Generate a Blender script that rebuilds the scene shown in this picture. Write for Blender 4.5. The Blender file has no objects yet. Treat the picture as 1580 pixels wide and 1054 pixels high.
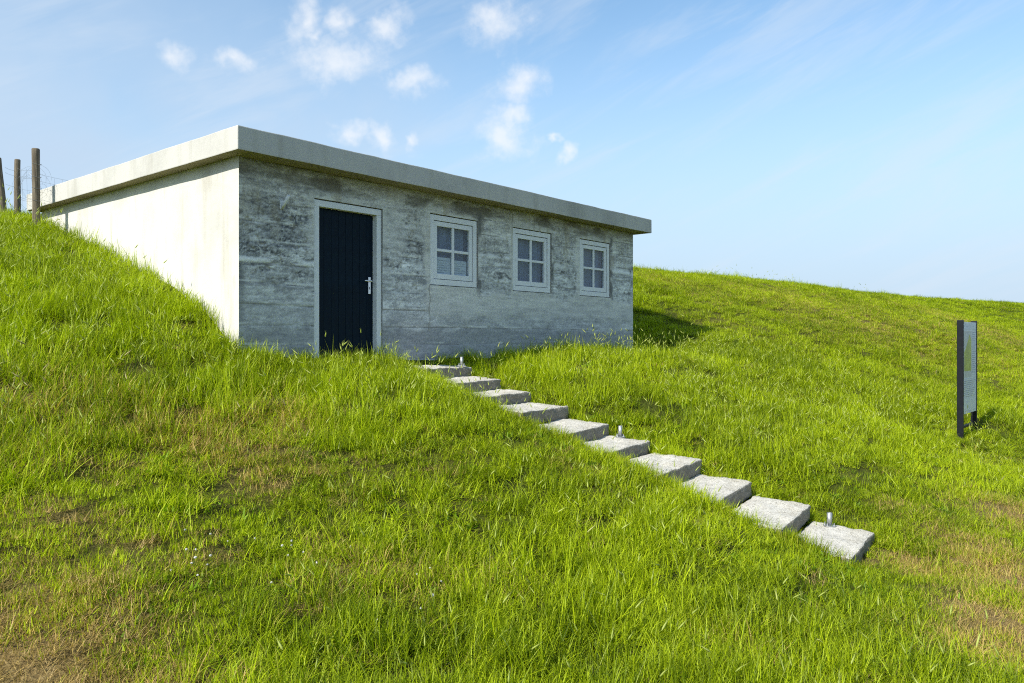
import bpy, bmesh, math, random
import numpy as np
from mathutils import Vector, Matrix, noise as mnoise

random.seed(7)
rng = np.random.default_rng(11)
scene = bpy.context.scene
COL = scene.collection
EYE = 2.05                                   # camera height above the flat ground at the dike's foot
R = math.radians

# ------------------------------------------------------------------ camera
cam_d = bpy.data.cameras.new('camera'); cam = bpy.data.objects.new('camera', cam_d); COL.objects.link(cam)
cam.location = (0, 0, EYE); cam.rotation_euler = (R(90), 0, 0)
cam_d.sensor_width = 36; cam_d.lens = 27.2; cam_d.shift_y = -6/1580
cam_d.clip_start = 0.05; cam_d.clip_end = 3000
scene.camera = cam

# ------------------------------------------------------------------ sun + sky
SUN_EL = R(39); SH = Vector((.695, .719)).normalized()          # direction in which shadows fall
sun_d = bpy.data.lights.new('sun', 'SUN'); sun = bpy.data.objects.new('sun', sun_d); COL.objects.link(sun)
sun_d.energy = 4.2; sun_d.angle = R(.5); sun_d.color = (1, .955, .87)
sdir = Vector((SH.x*math.cos(SUN_EL), SH.y*math.cos(SUN_EL), -math.sin(SUN_EL)))
sun.rotation_euler = sdir.to_track_quat('-Z', 'Y').to_euler(); sun.location = (-20, -12, 25)

scene.view_settings.view_transform = 'Standard'; scene.view_settings.look = 'None'
scene.view_settings.exposure = 0.72; scene.view_settings.gamma = 1.0

world = bpy.data.worlds.new('World'); scene.world = world; world.use_nodes = True
world.cycles.sampling_method = 'MANUAL'; world.cycles.sample_map_resolution = 256
scene.cycles.max_bounces = 6; scene.cycles.diffuse_bounces = 3; scene.cycles.glossy_bounces = 2; scene.cycles.transparent_max_bounces = 8
scene.cycles.use_adaptive_sampling = True; scene.cycles.adaptive_threshold = .02; scene.cycles.use_denoising = False; scene.cycles.filter_width = 1.1
def build_world():
    nt = world.node_tree; N = nt.nodes; L = nt.links; N.clear()
    out = N.new('ShaderNodeOutputWorld'); bg = N.new('ShaderNodeBackground'); L.new(bg.outputs[0], out.inputs[0])
    bg.inputs['Strength'].default_value = 0.135
    sky = N.new('ShaderNodeTexSky'); sky.sky_type = 'NISHITA'; sky.sun_disc = False
    sky.sun_elevation = SUN_EL; sky.sun_rotation = math.atan2(-SH.x, -SH.y)
    sky.air_density = 1.0; sky.dust_density = .8; sky.ozone_density = 1.0; sky.altitude = 0
    tc = N.new('ShaderNodeTexCoord')
    def math_(op, a, b=None, c=None, clamp=False):
        n = N.new('ShaderNodeMath'); n.operation = op; n.use_clamp = clamp
        for i, v in enumerate((a, b, c)):
            if v is None: continue
            if isinstance(v, (int, float)): n.inputs[i].default_value = v
            else: L.new(v, n.inputs[i])
        return n.outputs[0]
    def vmath(op, a, b=None):
        n = N.new('ShaderNodeVectorMath'); n.operation = op
        for i, v in enumerate((a, b)):
            if v is None: continue
            if isinstance(v, tuple): n.inputs[i].default_value = v
            else: L.new(v, n.inputs[i])
        return n.outputs['Value'] if op in ('LENGTH', 'DOT_PRODUCT') else n.outputs[0]
    def noise(vec, scale, detail=4, rough=.55, dist=0.):
        n = N.new('ShaderNodeTexNoise'); L.new(vec, n.inputs['Vector'])
        n.inputs['Scale'].default_value = scale; n.inputs['Detail'].default_value = detail
        n.inputs['Roughness'].default_value = rough; n.inputs['Distortion'].default_value = dist
        return n
    def smooth(v, a, b, o0=0., o1=1.):
        n = N.new('ShaderNodeMapRange'); n.interpolation_type = 'SMOOTHSTEP'
        L.new(v, n.inputs[0]); n.inputs[1].default_value = a; n.inputs[2].default_value = b
        n.inputs[3].default_value = o0; n.inputs[4].default_value = o1
        return n.outputs[0]
    d = vmath('NORMALIZE', tc.outputs['Generated'])
    sx = N.new('ShaderNodeSeparateXYZ'); L.new(d, sx.inputs[0])
    az = math_('ARCTAN2', sx.outputs[0], sx.outputs[1]); el = math_('ARCSINE', sx.outputs[2])
    cx = N.new('ShaderNodeCombineXYZ'); L.new(az, cx.inputs[0]); L.new(el, cx.inputs[1])
    ae = cx.outputs[0]
    # ragged domain warp
    w1 = noise(d, 22, 3, .6); warp = vmath('SCALE', vmath('SUBTRACT', w1.outputs['Color'], (.5, .5, .5)))
    warp.node.inputs['Scale'].default_value = .055
    aew = vmath('ADD', ae, warp)
    def px(x, y):
        v = Vector(((x-790)/1194, 1, (521-y)/1194)); v.normalize()
        return math.atan2(v.x, v.y), math.asin(v.z)
    clouds = [(470, 20, 20, 28), (487, 55, 14, 12), (523, 33, 18, 20), (595, 42, 30, 24), (525, 92, 62, 24), (365, 96, 32, 17), (268, 82, 22, 16),
              (637, 127, 38, 18), (765, 33, 42, 28), (803, 127, 36, 24), (778, 208, 40, 26), (790, 178, 24, 18), (545, 203, 24, 15), (588, 213, 18, 22),
              (868, 231, 15, 11), (640, 222, 12, 12), (850, 210, 10, 8)]
    lobes = []
    for x, y, rx, ry in clouds:
        a, e = px(x, y); lobes.append((a, e, rx/1194*1.12, ry/1194*1.15))
    rr = random.Random(5)
    for k in range(12):                     # the same fair-weather puffs go on round the rest of the sky
        a = rr.uniform(1.0, 5.3); e = rr.uniform(.12, .9); s = rr.uniform(.02, .05)
        lobes.append((a if a < math.pi else a-2*math.pi, e, s*1.5, s*.8))
    acc = None
    for a, e, ra, re in lobes:
        v = vmath('MULTIPLY', vmath('SUBTRACT', aew, (a, e, 0)), (1/ra, 1/re, 0))
        m = math_('SUBTRACT', 1.0, vmath('LENGTH', v))
        acc = m if acc is None else math_('MAXIMUM', acc, m)
    n2 = noise(d, 48, 4, .62)
    puff = math_('ADD', acc, math_('MULTIPLY', math_('SUBTRACT', n2.outputs['Fac'], .5), 1.5))
    puff = smooth(puff, -.4, 1.2)
    # thin veil: broad soft patches + streaks
    veil = None
    for a, e, ra, re, k in [(px(20, 200) + (.66, .38, 1.)), (px(480, 300) + (.60, .30, .95)), (px(1000, 430)+(.75, .20, .85)), (px(1500, 480)+(.6, .15, .9)),
                            (2.4, .25, .8, .25, .8), (-2.3, .3, .7, .25, .7)]:
        v = vmath('MULTIPLY', vmath('SUBTRACT', aew, (a, e, 0)), (1/ra, 1/re, 0))
        m = math_('MULTIPLY', smooth(vmath('LENGTH', v), 0, 1.0, 1, 0), k)
        veil = m if veil is None else math_('MAXIMUM', veil, m)
    ca, sa = math.cos(R(24)), math.sin(R(24)); cs = N.new('ShaderNodeCombineXYZ')
    L.new(vmath('DOT_PRODUCT', ae, (ca*2.2, sa*2.2, 0)), cs.inputs[0]); L.new(vmath('DOT_PRODUCT', ae, (-sa*13, ca*13, 0)), cs.inputs[1])
    st = noise(cs.outputs[0], 1.3, 5, .62, .5)
    streak = smooth(st.outputs['Fac'], .42, .72)
    st2 = noise(d, 5.5, 3, .6)
    veil = math_('MULTIPLY', veil, smooth(st2.outputs['Fac'], .1, .75, .45, 1.0))
    mask = math_('MAXIMUM', math_('MULTIPLY', veil, .98), smooth(el, .02, .44, .95, .0))
    def mixn(f, a, b):
        m = N.new('ShaderNodeMix'); m.data_type = 'RGBA'; L.new(f, m.inputs['Factor']); L.new(a, m.inputs['A']); m.inputs['B'].default_value = (*b, 1); return m
    tn = N.new('ShaderNodeMix'); tn.data_type = 'RGBA'; tn.blend_type = 'MULTIPLY'; tn.inputs['Factor'].default_value = 1; L.new(sky.outputs[0], tn.inputs['A']); tn.inputs['B'].default_value = (.86, 1.0, 1.0, 1)
    mix0 = mixn(mask, tn.outputs['Result'], (2.55, 3.22, 4.05))
    mix1 = mixn(math_('MULTIPLY', streak, .36), mix0.outputs['Result'], (3.35, 3.75, 4.25))
    mix2 = N.new('ShaderNodeMix'); mix2.data_type = 'RGBA'
    L.new(math_('MULTIPLY', puff, .72), mix2.inputs['Factor']); L.new(mix1.outputs['Result'], mix2.inputs['A']); mix2.inputs['B'].default_value = (4.4, 4.5, 4.65, 1)
    L.new(mix2.outputs['Result'], bg.inputs['Color'])
build_world()

# ------------------------------------------------------------------ helpers
def tag(o, label=None, cat=None, group=None, kind=None):
    if label: o['label'] = label
    if cat: o['category'] = cat
    if group: o['group'] = group
    if kind: o['kind'] = kind
    return o
def empty(name, loc, rz=0):
    o = bpy.data.objects.new(name, None); COL.objects.link(o); o.location = loc; o.rotation_euler = (0, 0, rz); o.empty_display_size = .2
    return o
def link(name, me, mat=None, parent=None):
    o = bpy.data.objects.new(name, me); COL.objects.link(o)
    if mat is not None and len(me.materials) == 0: me.materials.append(mat)
    if parent: o.parent = parent
    return o
def obj(name, bm, mat, parent=None, smooth=False):
    me = bpy.data.meshes.new(name); bm.normal_update(); bm.to_mesh(me); bm.free()
    if smooth:
        for p in me.polygons: p.use_smooth = True
    return link(name, me, mat, parent)
def bbox(bm, x0, x1, y0, y1, z0, z1, bev=0.):
    g = bmesh.ops.create_cube(bm, size=1)['verts']
    for v in g: v.co = Vector(((x0+x1)/2+v.co.x*(x1-x0), (y0+y1)/2+v.co.y*(y1-y0), (z0+z1)/2+v.co.z*(z1-z0)))
    if bev:
        es = list({e for v in g for e in v.link_edges})
        bmesh.ops.bevel(bm, geom=es, offset=bev, segments=2, affect='EDGES', profile=.6)
    return bm
def box(name, mat, parent, *a, bev=0.):
    return obj(name, bbox(bmesh.new(), *a, bev=bev), mat, parent)
def tube(bm, pts, r, seg=6, cap=True):
    pts = [Vector(p) for p in pts]; rings = []
    for i, p in enumerate(pts):
        t = (pts[min(i+1, len(pts)-1)]-pts[max(i-1, 0)]).normalized()
        a = t.cross(Vector((0, 0, 1)) if abs(t.z) < .9 else Vector((1, 0, 0))).normalized(); b = t.cross(a)
        rad = r[i] if isinstance(r, (list, tuple)) else r
        rings.append([bm.verts.new(p+a*math.cos(2*math.pi*k/seg)*rad+b*math.sin(2*math.pi*k/seg)*rad) for k in range(seg)])
    for i in range(len(rings)-1):
        for k in range(seg):
            bm.faces.new((rings[i][k], rings[i][(k+1) % seg], rings[i+1][(k+1) % seg], rings[i+1][k]))
    if cap and seg > 2:
        bm.faces.new(rings[0][::-1]); bm.faces.new(rings[-1])
    return bm
def fast_mesh(name, V, F, attrs=None, smooth=True):
    """V (n,3), F (m,k) int, attrs {name: (n,) or (n,4)}"""
    me = bpy.data.meshes.new(name); k = F.shape[1]
    me.vertices.add(len(V)); me.vertices.foreach_set('co', np.ascontiguousarray(V, dtype=np.float32).ravel())
    me.loops.add(F.size); me.loops.foreach_set('vertex_index', np.ascontiguousarray(F, dtype=np.int32).ravel())
    me.polygons.add(len(F)); me.polygons.foreach_set('loop_start', np.arange(0, F.size, k, dtype=np.int32))
    me.polygons.foreach_set('loop_total', np.full(len(F), k, dtype=np.int32))
    me.polygons.foreach_set('use_smooth', np.full(len(F), smooth))
    me.update(calc_edges=True)
    for n, a in (attrs or {}).items():
        if a.ndim == 2:
            at = me.attributes.new(n, 'FLOAT_COLOR', 'POINT'); at.data.foreach_set('color', a.astype(np.float32).ravel())
        else:
            at = me.attributes.new(n, 'FLOAT', 'POINT'); at.data.foreach_set('value', a.astype(np.float32).ravel())
    return me
# numpy value noise
_tab = np.random.default_rng(3).random((256, 256))
def vnoise(x, y):
    xi = np.floor(x).astype(int); yi = np.floor(y).astype(int); fx = x-xi; fy = y-yi
    fx = fx*fx*(3-2*fx); fy = fy*fy*(3-2*fy)
    t = lambda a, b: _tab[a & 255, b & 255]
    return (t(xi, yi)*(1-fx)+t(xi+1, yi)*fx)*(1-fy)+(t(xi, yi+1)*(1-fx)+t(xi+1, yi+1)*fx)*fy
def fbm(x, y, o=4, g=.5, seed=0):
    s = 0; a = 1; n = 0
    for k in range(o):
        s = s+a*vnoise(x*2**k+17.3*k+seed*7.77, y*2**k+31.7*k+seed*3.31); n += a; a *= g
    return s/n
def sstep(x, a, b):
    t = np.clip((x-a)/(b-a), 0, 1); return t*t*(3-2*t)

# ------------------------------------------------------------------ materials
def mat_new(name):
    m = bpy.data.materials.new(name); m.use_nodes = True
    return m, m.node_tree.nodes, m.node_tree.links, m.node_tree.nodes['Principled BSDF']
def nz(N, L, scale, detail=4, rough=.55, coord='Object', vec=None):
    n = N.new('ShaderNodeTexNoise'); n.inputs['Scale'].default_value = scale; n.inputs['Detail'].default_value = detail; n.inputs['Roughness'].default_value = rough
    if vec is None:
        tc = N.new('ShaderNodeTexCoord'); vec = tc.outputs[coord]
    L.new(vec, n.inputs['Vector']); return n
def ramp(N, L, fac, stops):
    r = N.new('ShaderNodeValToRGB'); L.new(fac, r.inputs[0])
    while len(r.color_ramp.elements) < len(stops): r.color_ramp.elements.new(.5)
    for e, (p, c) in zip(r.color_ramp.elements, stops): e.position = p; e.color = c if len(c) == 4 else (*c, 1)
    return r.outputs[0]
def mixc(N, L, fac, a, b, mode='MIX'):
    n = N.new('ShaderNodeMix'); n.data_type = 'RGBA'; n.blend_type = mode
    for s, v in (('Factor', fac), ('A', a), ('B', b)):
        i = n.inputs[s] if s == 'Factor' else [q for q in n.inputs if q.name == s and q.type == 'RGBA'][0]
        if isinstance(v, (int, float)): i.default_value = v
        elif isinstance(v, tuple): i.default_value = v if len(v) == 4 else (*v, 1)
        else: L.new(v, i)
    return [q for q in n.outputs if q.type == 'RGBA'][0]
def bump(N, L, b, h, strength, dist=.01):
    n = N.new('ShaderNodeBump'); n.inputs['Strength'].default_value = strength; n.inputs['Distance'].default_value = dist
    L.new(h, n.inputs['Height']); L.new(n.outputs[0], b.inputs['Normal'])
def simple(name, col, rough=.6, metal=0., var=.12, scale=12, bmp=.1):
    m, N, L, b = mat_new(name)
    n = nz(N, L, scale, 5)
    lo = tuple(c*(1-var) for c in col); hi = tuple(min(1, c*(1+var)) for c in col)
    L.new(ramp(N, L, n.outputs[0], [(.3, lo), (.7, hi)]), b.inputs['Base Color'])
    b.inputs['Roughness'].default_value = rough; b.inputs['Metallic'].default_value = metal
    if bmp: bump(N, L, b, nz(N, L, scale*6, 4).outputs[0], bmp, .004)
    return m
def render_mat(name, base, dirt, streak=.5):
    """smooth cement render: faint clouds, vertical weather streaks, hairline pores"""
    m, N, L, b = mat_new(name)
    big = nz(N, L, .9, 5, .6); c = ramp(N, L, big.outputs[0], [(.32, tuple(x*.82 for x in base)), (.5, base), (.68, tuple(min(1, x*1.05) for x in base))])
    tc = N.new('ShaderNodeTexCoord'); mp = N.new('ShaderNodeMapping'); L.new(tc.outputs['Object'], mp.inputs[0]); mp.inputs['Scale'].default_value = (5, 5, .6)
    s = nz(N, L, 1.0, 6, .65, vec=mp.outputs[0]); sf = ramp(N, L, s.outputs[0], [(.52, (0, 0, 0)), (.78, (streak,)*3)])
    c = mixc(N, L, sf, c, dirt)
    sp = nz(N, L, 38, 3, .7); pf = ramp(N, L, sp.outputs[0], [(.68, (0, 0, 0)), (.78, (.2,)*3)])
    c = mixc(N, L, pf, c, dirt); L.new(c, b.inputs['Base Color']); b.inputs['Roughness'].default_value = .9; b.inputs['Specular IOR Level'].default_value = .2
    bump(N, L, b, nz(N, L, 14, 8, .65).outputs[0], .35, .012)
    return m
M = {}
M['render'] = render_mat('cream_render', (.545, .53, .485), (.32, .29, .23), .6)
M['fascia'] = render_mat('fascia_concrete', (.465, .455, .42), (.27, .25, .20), .45)
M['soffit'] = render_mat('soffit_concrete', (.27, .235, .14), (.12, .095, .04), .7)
M['frame'] = simple('grey_white_paint', (.66, .68, .69), .45, 0, .05, 20, .06)
M['door'] = simple('dark_blue_paint', (.0012, .009, .019), .55, 0, .3, 8, .08)
M['door'].node_tree.nodes['Principled BSDF'].inputs['Specular IOR Level'].default_value = .12
M['steel'] = simple('galvanised_steel', (.40, .41, .41), .55, .9, .2, 60, .1)
M['alu'] = simple('satin_aluminium', (.72, .73, .75), .3, 1.0, .06, 50, .03)
M['black_gap'] = simple('dark_sealant', (.02, .02, .018), .9, 0, .3)
M['inner'] = simple('interior_plaster', (.30, .31, .32), .9, 0, .15, 3, .1)
M['curtain'] = simple('net_curtain', (.28, .33, .42), .9, 0, .08, 5, .1)
M['sheet'] = simple('sheet_paper', (.80, .82, .84), .6, 0, .05)
M['sheet_line'] = simple('sheet_ink', (.52, .56, .60), .7, 0, .2)
M['sign_dark'] = simple('charcoal_powder_coat', (.0055, .007, .011), .5, 0, .3, 20, .05)
M['sign_dark'].node_tree.nodes['Principled BSDF'].inputs['Specular IOR Level'].default_value = .2
M['sign_face'] = simple('printed_panel', (.62, .65, .68), .4, 0, .03, 4, 0)
M['print_light'] = simple('print_light', (.58, .62, .66), .4, 0, .03, 4, 0)
M['print_green'] = simple('print_green', (.44, .47, .07), .4, 0, .2, 9, 0)
M['print_tan'] = simple('print_tan', (.52, .53, .50), .4, 0, .1, 9, 0)
M['print_ink'] = simple('print_ink', (.33, .36, .39), .4, 0, .1, 9, 0)
M['wire'] = simple('galvanised_wire', (.30, .30, .30), .45, .8, .2)
def glass_mat():
    m, N, L, b = mat_new('window_glass')
    N.remove(b); out = N['Material Output']
    tr = N.new('ShaderNodeBsdfTransparent'); tr.inputs[0].default_value = (.80, .84, .86, 1)
    gl = N.new('ShaderNodeBsdfGlossy'); gl.inputs['Roughness'].default_value = .02
    fr = N.new('ShaderNodeFresnel'); fr.inputs[0].default_value = 1.5
    mx = N.new('ShaderNodeMixShader'); ge = N.new('ShaderNodeNewGeometry'); inv = N.new('ShaderNodeMath'); inv.operation = 'SUBTRACT'; inv.inputs[0].default_value = 1; L.new(ge.outputs['Backfacing'], inv.inputs[1])
    fm = N.new('ShaderNodeMath'); fm.operation = 'MULTIPLY'; L.new(fr.outputs[0], fm.inputs[0]); L.new(inv.outputs[0], fm.inputs[1]); L.new(fm.outputs[0], mx.inputs[0]); L.new(tr.outputs[0], mx.inputs[1]); L.new(gl.outputs[0], mx.inputs[2]); L.new(mx.outputs[0], out.inputs[0])
    return m
M['glass'] = glass_mat()
def wood_mat():
    m, N, L, b = mat_new('weathered_post_wood')
    tc = N.new('ShaderNodeTexCoord'); mp = N.new('ShaderNodeMapping'); L.new(tc.outputs['Object'], mp.inputs[0]); mp.inputs['Scale'].default_value = (28, 28, 2.2)
    g = nz(N, L, 1.2, 6, .65, vec=mp.outputs[0])
    L.new(ramp(N, L, g.outputs[0], [(.3, (.045, .035, .022)), (.5, (.13, .105, .07)), (.72, (.24, .20, .14))]), b.inputs['Base Color'])
    b.inputs['Roughness'].default_value = .9; bump(N, L, b, g.outputs[0], .8, .012); return m
M['wood'] = wood_mat()
def facade_mat():
    m, N, L, b = mat_new('weathered_board_marked_concrete')
    a = N.new('ShaderNodeAttribute'); a.attribute_name = 'alb'
    f = nz(N, L, 45, 6, .7); c = mixc(N, L, .55, a.outputs['Color'], ramp(N, L, f.outputs[0], [(.3, (.25,)*3), (.55, (.5,)*3), (.75, (.72,)*3)]), 'OVERLAY')
    L.new(c, b.inputs['Base Color']); b.inputs['Roughness'].default_value = .92; b.inputs['Specular IOR Level'].default_value = .2
    bump(N, L, b, f.outputs[0], .5, .01); return m
M['facade'] = facade_mat()
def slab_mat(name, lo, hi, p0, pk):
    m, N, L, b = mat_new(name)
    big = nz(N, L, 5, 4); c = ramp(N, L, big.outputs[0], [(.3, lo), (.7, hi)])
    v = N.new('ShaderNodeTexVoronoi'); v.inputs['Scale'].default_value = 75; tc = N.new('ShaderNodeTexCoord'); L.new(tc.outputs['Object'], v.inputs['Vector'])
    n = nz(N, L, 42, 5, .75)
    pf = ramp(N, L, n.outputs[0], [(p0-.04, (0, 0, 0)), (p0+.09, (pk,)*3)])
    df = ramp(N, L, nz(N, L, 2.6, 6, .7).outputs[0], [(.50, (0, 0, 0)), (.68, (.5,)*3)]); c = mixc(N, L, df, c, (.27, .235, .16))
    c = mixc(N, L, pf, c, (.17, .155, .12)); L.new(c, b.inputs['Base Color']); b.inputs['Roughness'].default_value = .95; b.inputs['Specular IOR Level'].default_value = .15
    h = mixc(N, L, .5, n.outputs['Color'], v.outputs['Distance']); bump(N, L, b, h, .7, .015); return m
M['slab'] = slab_mat('rough_concrete_slab', (.46, .435, .375), (.63, .60, .53), .56, .9)
M['slab_edge'] = slab_mat('shaded_aggregate_edge', (.20, .185, .15), (.34, .315, .27), .46, .9)  # side faces: riser shade put into the colour, along with rough dirty aggregate
def ground_mat():
    m, N, L, b = mat_new('soil_and_thatch')
    a = N.new('ShaderNodeAttribute'); a.attribute_name = 'dry'
    n = nz(N, L, 3, 6, .65); n2 = nz(N, L, 40, 5, .7)
    g = ramp(N, L, n.outputs[0], [(.3, (.035, .045, .006)), (.7, (.08, .095, .012))])
    s = ramp(N, L, n2.outputs[0], [(.3, (.085, .055, .02)), (.5, (.20, .14, .055)), (.72, (.38, .28, .12))])
    L.new(mixc(N, L, a.outputs['Fac'], g, s), b.inputs['Base Color']); b.inputs['Roughness'].default_value = 1; b.inputs['Specular IOR Level'].default_value = .1
    bump(N, L, b, n2.outputs[0], .9, .03); return m
M['ground'] = ground_mat()
def blade_mat(name, dark, light, straw, trans=.42):
    m, N, L, b = mat_new(name); out = N['Material Output']
    def at(n, t='GEOMETRY'):
        a = N.new('ShaderNodeAttribute'); a.attribute_name = n; a.attribute_type = t; return a.outputs['Fac']
    mt = N.new('ShaderNodeMath'); mt.operation = 'MULTIPLY_ADD'; mt.use_clamp = True
    L.new(at('tint', 'INSTANCER'), mt.inputs[0]); mt.inputs[1].default_value = .55
    m2 = N.new('ShaderNodeMath'); m2.operation = 'MULTIPLY'; L.new(at('bl'), m2.inputs[0]); m2.inputs[1].default_value = .68; L.new(m2.outputs[0], mt.inputs[2])
    c = ramp(N, L, mt.outputs[0], [(.0, dark), (.5, tuple((p+q)/2 for p, q in zip(dark, light))), (1., light)])
    # dryness: instance value pushes a share of the blades over to straw
    ad = N.new('ShaderNodeMath'); ad.operation = 'ADD'; L.new(at('dry', 'INSTANCER'), ad.inputs[0]); L.new(at('bl2'), ad.inputs[1])
    mr = N.new('ShaderNodeMapRange'); L.new(ad.outputs[0], mr.inputs[0]); mr.inputs[1].default_value = .98; mr.inputs[2].default_value = 1.2
    sc = ramp(N, L, at('bl'), [(0, tuple(x*.55 for x in straw)), (1, straw)])
    c = mixc(N, L, mr.outputs[0], c, sc)
    # pale base of the blade
    L.new(c, b.inputs['Base Color']); b.inputs['Roughness'].default_value = .48; b.inputs['Specular IOR Level'].default_value = .22
    t = N.new('ShaderNodeBsdfTranslucent'); L.new(mixc(N, L, 1.0, c, (1.05, 1.15, .4), 'MULTIPLY'), t.inputs[0])
    mx = N.new('ShaderNodeMixShader'); mx.inputs[0].default_value = trans
    L.new(b.outputs[0], mx.inputs[1]); L.new(t.outputs[0], mx.inputs[2]); L.new(mx.outputs[0], out.inputs[0])
    return m
M['blade'] = blade_mat('grass_blade', (.032, .080, .002), (.46, .555, .010), (.66, .47, .14), .38)
M['leaf'] = blade_mat('broad_leaf', (.045, .115, .004), (.24, .38, .012), (.40, .30, .10), .35)
M['spike'] = blade_mat('grass_spike', (.26, .34, .04), (.50, .55, .14), (.50, .42, .22))
M['straw'] = blade_mat('dry_blade', (.20, .135, .035), (.46, .34, .10), (.58, .41, .15), .25)
M['petal'] = simple('clover_white', (.72, .70, .66), .7, 0, .1)
M['stalk'] = simple('clover_stalk', (.08, .14, .02), .7)

# ------------------------------------------------------------------ terrain
UX, UY = math.sin(R(40.1)), math.cos(R(40.1))     # along the front wall
U = np.array([UX, UY]); NF = np.array([UY, -UX])  # NF: outward from the front wall
P0 = np.array([-3.037, 8.6]); LEN = 8.354; DEP = 6.0; ROT = math.atan2(UY, UX)
A0 = np.array([3.95, 25.2]); DD = np.array([.757, .654]); DM = np.array([.654, -.757])   # crest line, its direction, its normal
# steps: right-hand top corners
SA = R(34.); SN = np.array([math.cos(SA), -math.sin(SA)]); SU = np.array([math.sin(SA), math.cos(SA)])
S_R0 = np.array([3.63, 7.76])
S_E = [5.03, 4.55, 4.07, 3.52, 2.94, 2.41, 1.80, 1.215, .602, 0.]
S_Z = [-.395, -.553, -.70, -.856, -1.055, -1.213, -1.385, -1.58, -1.76, -1.95]
S_W = [.98, 1.0, 1.02, 1.08, 1.12, 1.12, 1.15, 1.16, 1.16, 1.12]; S_D = .60; S_T = .17
QK = np.array([-60, -13, -3.2, -1.5, 0, 1, 2.57, 4.45, 6.24, 7.5, 8, 9, 10, 11, 12, 13, 14, 15.5, 60])
ZK = np.array([-2.0, -1.9, 2.2, 2.22, 2.18, 2.06, 1.70, 1.12, .54, .06, -.22, -.62, -1.0, -1.36, -1.70, -1.95, -2.03, -2.05, -2.05])
def prof(x, y):
    a = (x-A0[0])*DD[0]+(y-A0[1])*DD[1]; q = (x-A0[0])*DM[0]+(y-A0[1])*DM[1]
    q = q-np.interp(a, [-5, 0, 4.1, 9.4, 16.8, 24.5, 31.9, 39.3, 60], [0, 0, .2, -.3, -1.1, -1.25, -.6, 0, 0])
    z = sum(np.interp(q+o, QK, ZK) for o in (-.5, -.25, 0, .25, .5))/5
    return z
ctrl = []
for e, z, w in zip(S_E, S_Z, S_W):
    p = S_R0-e*SN
    for off, dz in ((.18, -.035), (-w/2, -.12), (-w-.05, .0), (-w-.4, .03)):
        c = p+SU*off-SN*.3; ctrl.append((c[0], c[1], z+dz))
def fac(s, d): return P0+U*s+NF*d
for s, d, z in [(-.05, .15, -.24), (.6, .15, -.30), (1.4, .15, -.34), (2.2, .2, -.36), (4.4, .15, -.34), (5.4, .15, -.22), (6.4, .15, -.22), (7.4, .15, -.30), (8.2, .15, -.33),
                (4.6, .9, -.40), (5.6, .9, -.30), (6.6, .9, -.30), (7.6, .9, -.34), (1.0, .9, -.47), (2.0, .9, -.52), (8.7, .1, -.26), (9.3, 0, -.05), (10.5, .2, .1), (9.0, 1.2, -.35),
                (8.8, -1.2, .25), (8.8, -2.5, .75), (8.8, -4.5, 1.5), (10, -2, .75), (7., 2.5, -.72), (5.5, 2.5, -.78)]:
    c = fac(s, d); ctrl.append((c[0], c[1], z))
for x, y, z in [(-7.07, 11.52, 1.62), (-8.06, 12.6, 1.95), (-8.1, 12.3, 1.93), (7.35, 12.6, -1.67), (7.95, 13.3, -1.62), (8.6, 13.4, -1.62)]: ctrl.append((x, y, z))
for s, z in ((.47, .17), (1.78, .67), (3.59, 1.23), (5.5, 1.78)):
    c = P0-NF*s-U*.15; ctrl.append((c[0], c[1], z))
ctrl = np.array(ctrl)
def _kern(x, y): return np.exp(-((x[:, None]-ctrl[None, :, 0])**2+(y[:, None]-ctrl[None, :, 1])**2)/(2*.95**2))
_K = _kern(ctrl[:, 0], ctrl[:, 1]); _w = np.linalg.solve(_K+.06*np.eye(len(ctrl)), ctrl[:, 2]-prof(ctrl[:, 0], ctrl[:, 1]))
def ground_z(x, y, bumps=True):
    x = np.atleast_1d(np.asarray(x, float)); y = np.atleast_1d(np.asarray(y, float)); z = prof(x, y)
    near = (np.hypot(x-1, y-10) < 16)
    if near.any(): z[near] += _kern(x[near], y[near])@_w
    if bumps: z = z+(fbm(x*.7+50, y*.7+50, 3)-.5)*.16+(fbm(x*2.6+9, y*2.6+9, 2)-.5)*.07
    return z+EYE
def ray(px, py):
    """ground point seen at photo pixel"""
    t = np.exp(np.linspace(math.log(1.2), math.log(90), 1500)); X = (px-790)/1194*t; Z = EYE-(py-521)/1194*t
    g = ground_z(X, t); i = np.argmax(Z < g); return np.array([X[i], t[i]])
def in_hut(x, y, m=0.):
    lx = (x-P0[0])*U[0]+(y-P0[1])*U[1]; ly = -((x-P0[0])*NF[0]+(y-P0[1])*NF[1])
    return (lx > -m) & (lx < LEN+m) & (ly > -m) & (ly < DEP-.1+m)
def in_steps(x, y, m=0.):
    r = np.zeros(x.shape, bool)
    for e, w in zip(S_E, S_W):
        p = S_R0-e*SN; a = (x-p[0])*SU[0]+(y-p[1])*SU[1]; b = (x-p[0])*SN[0]+(y-p[1])*SN[1]
        r |= (a < .0+m) & (a > -w-m*.3) & (b < 0.02+m) & (b > -S_D-m)
    return r
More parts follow.
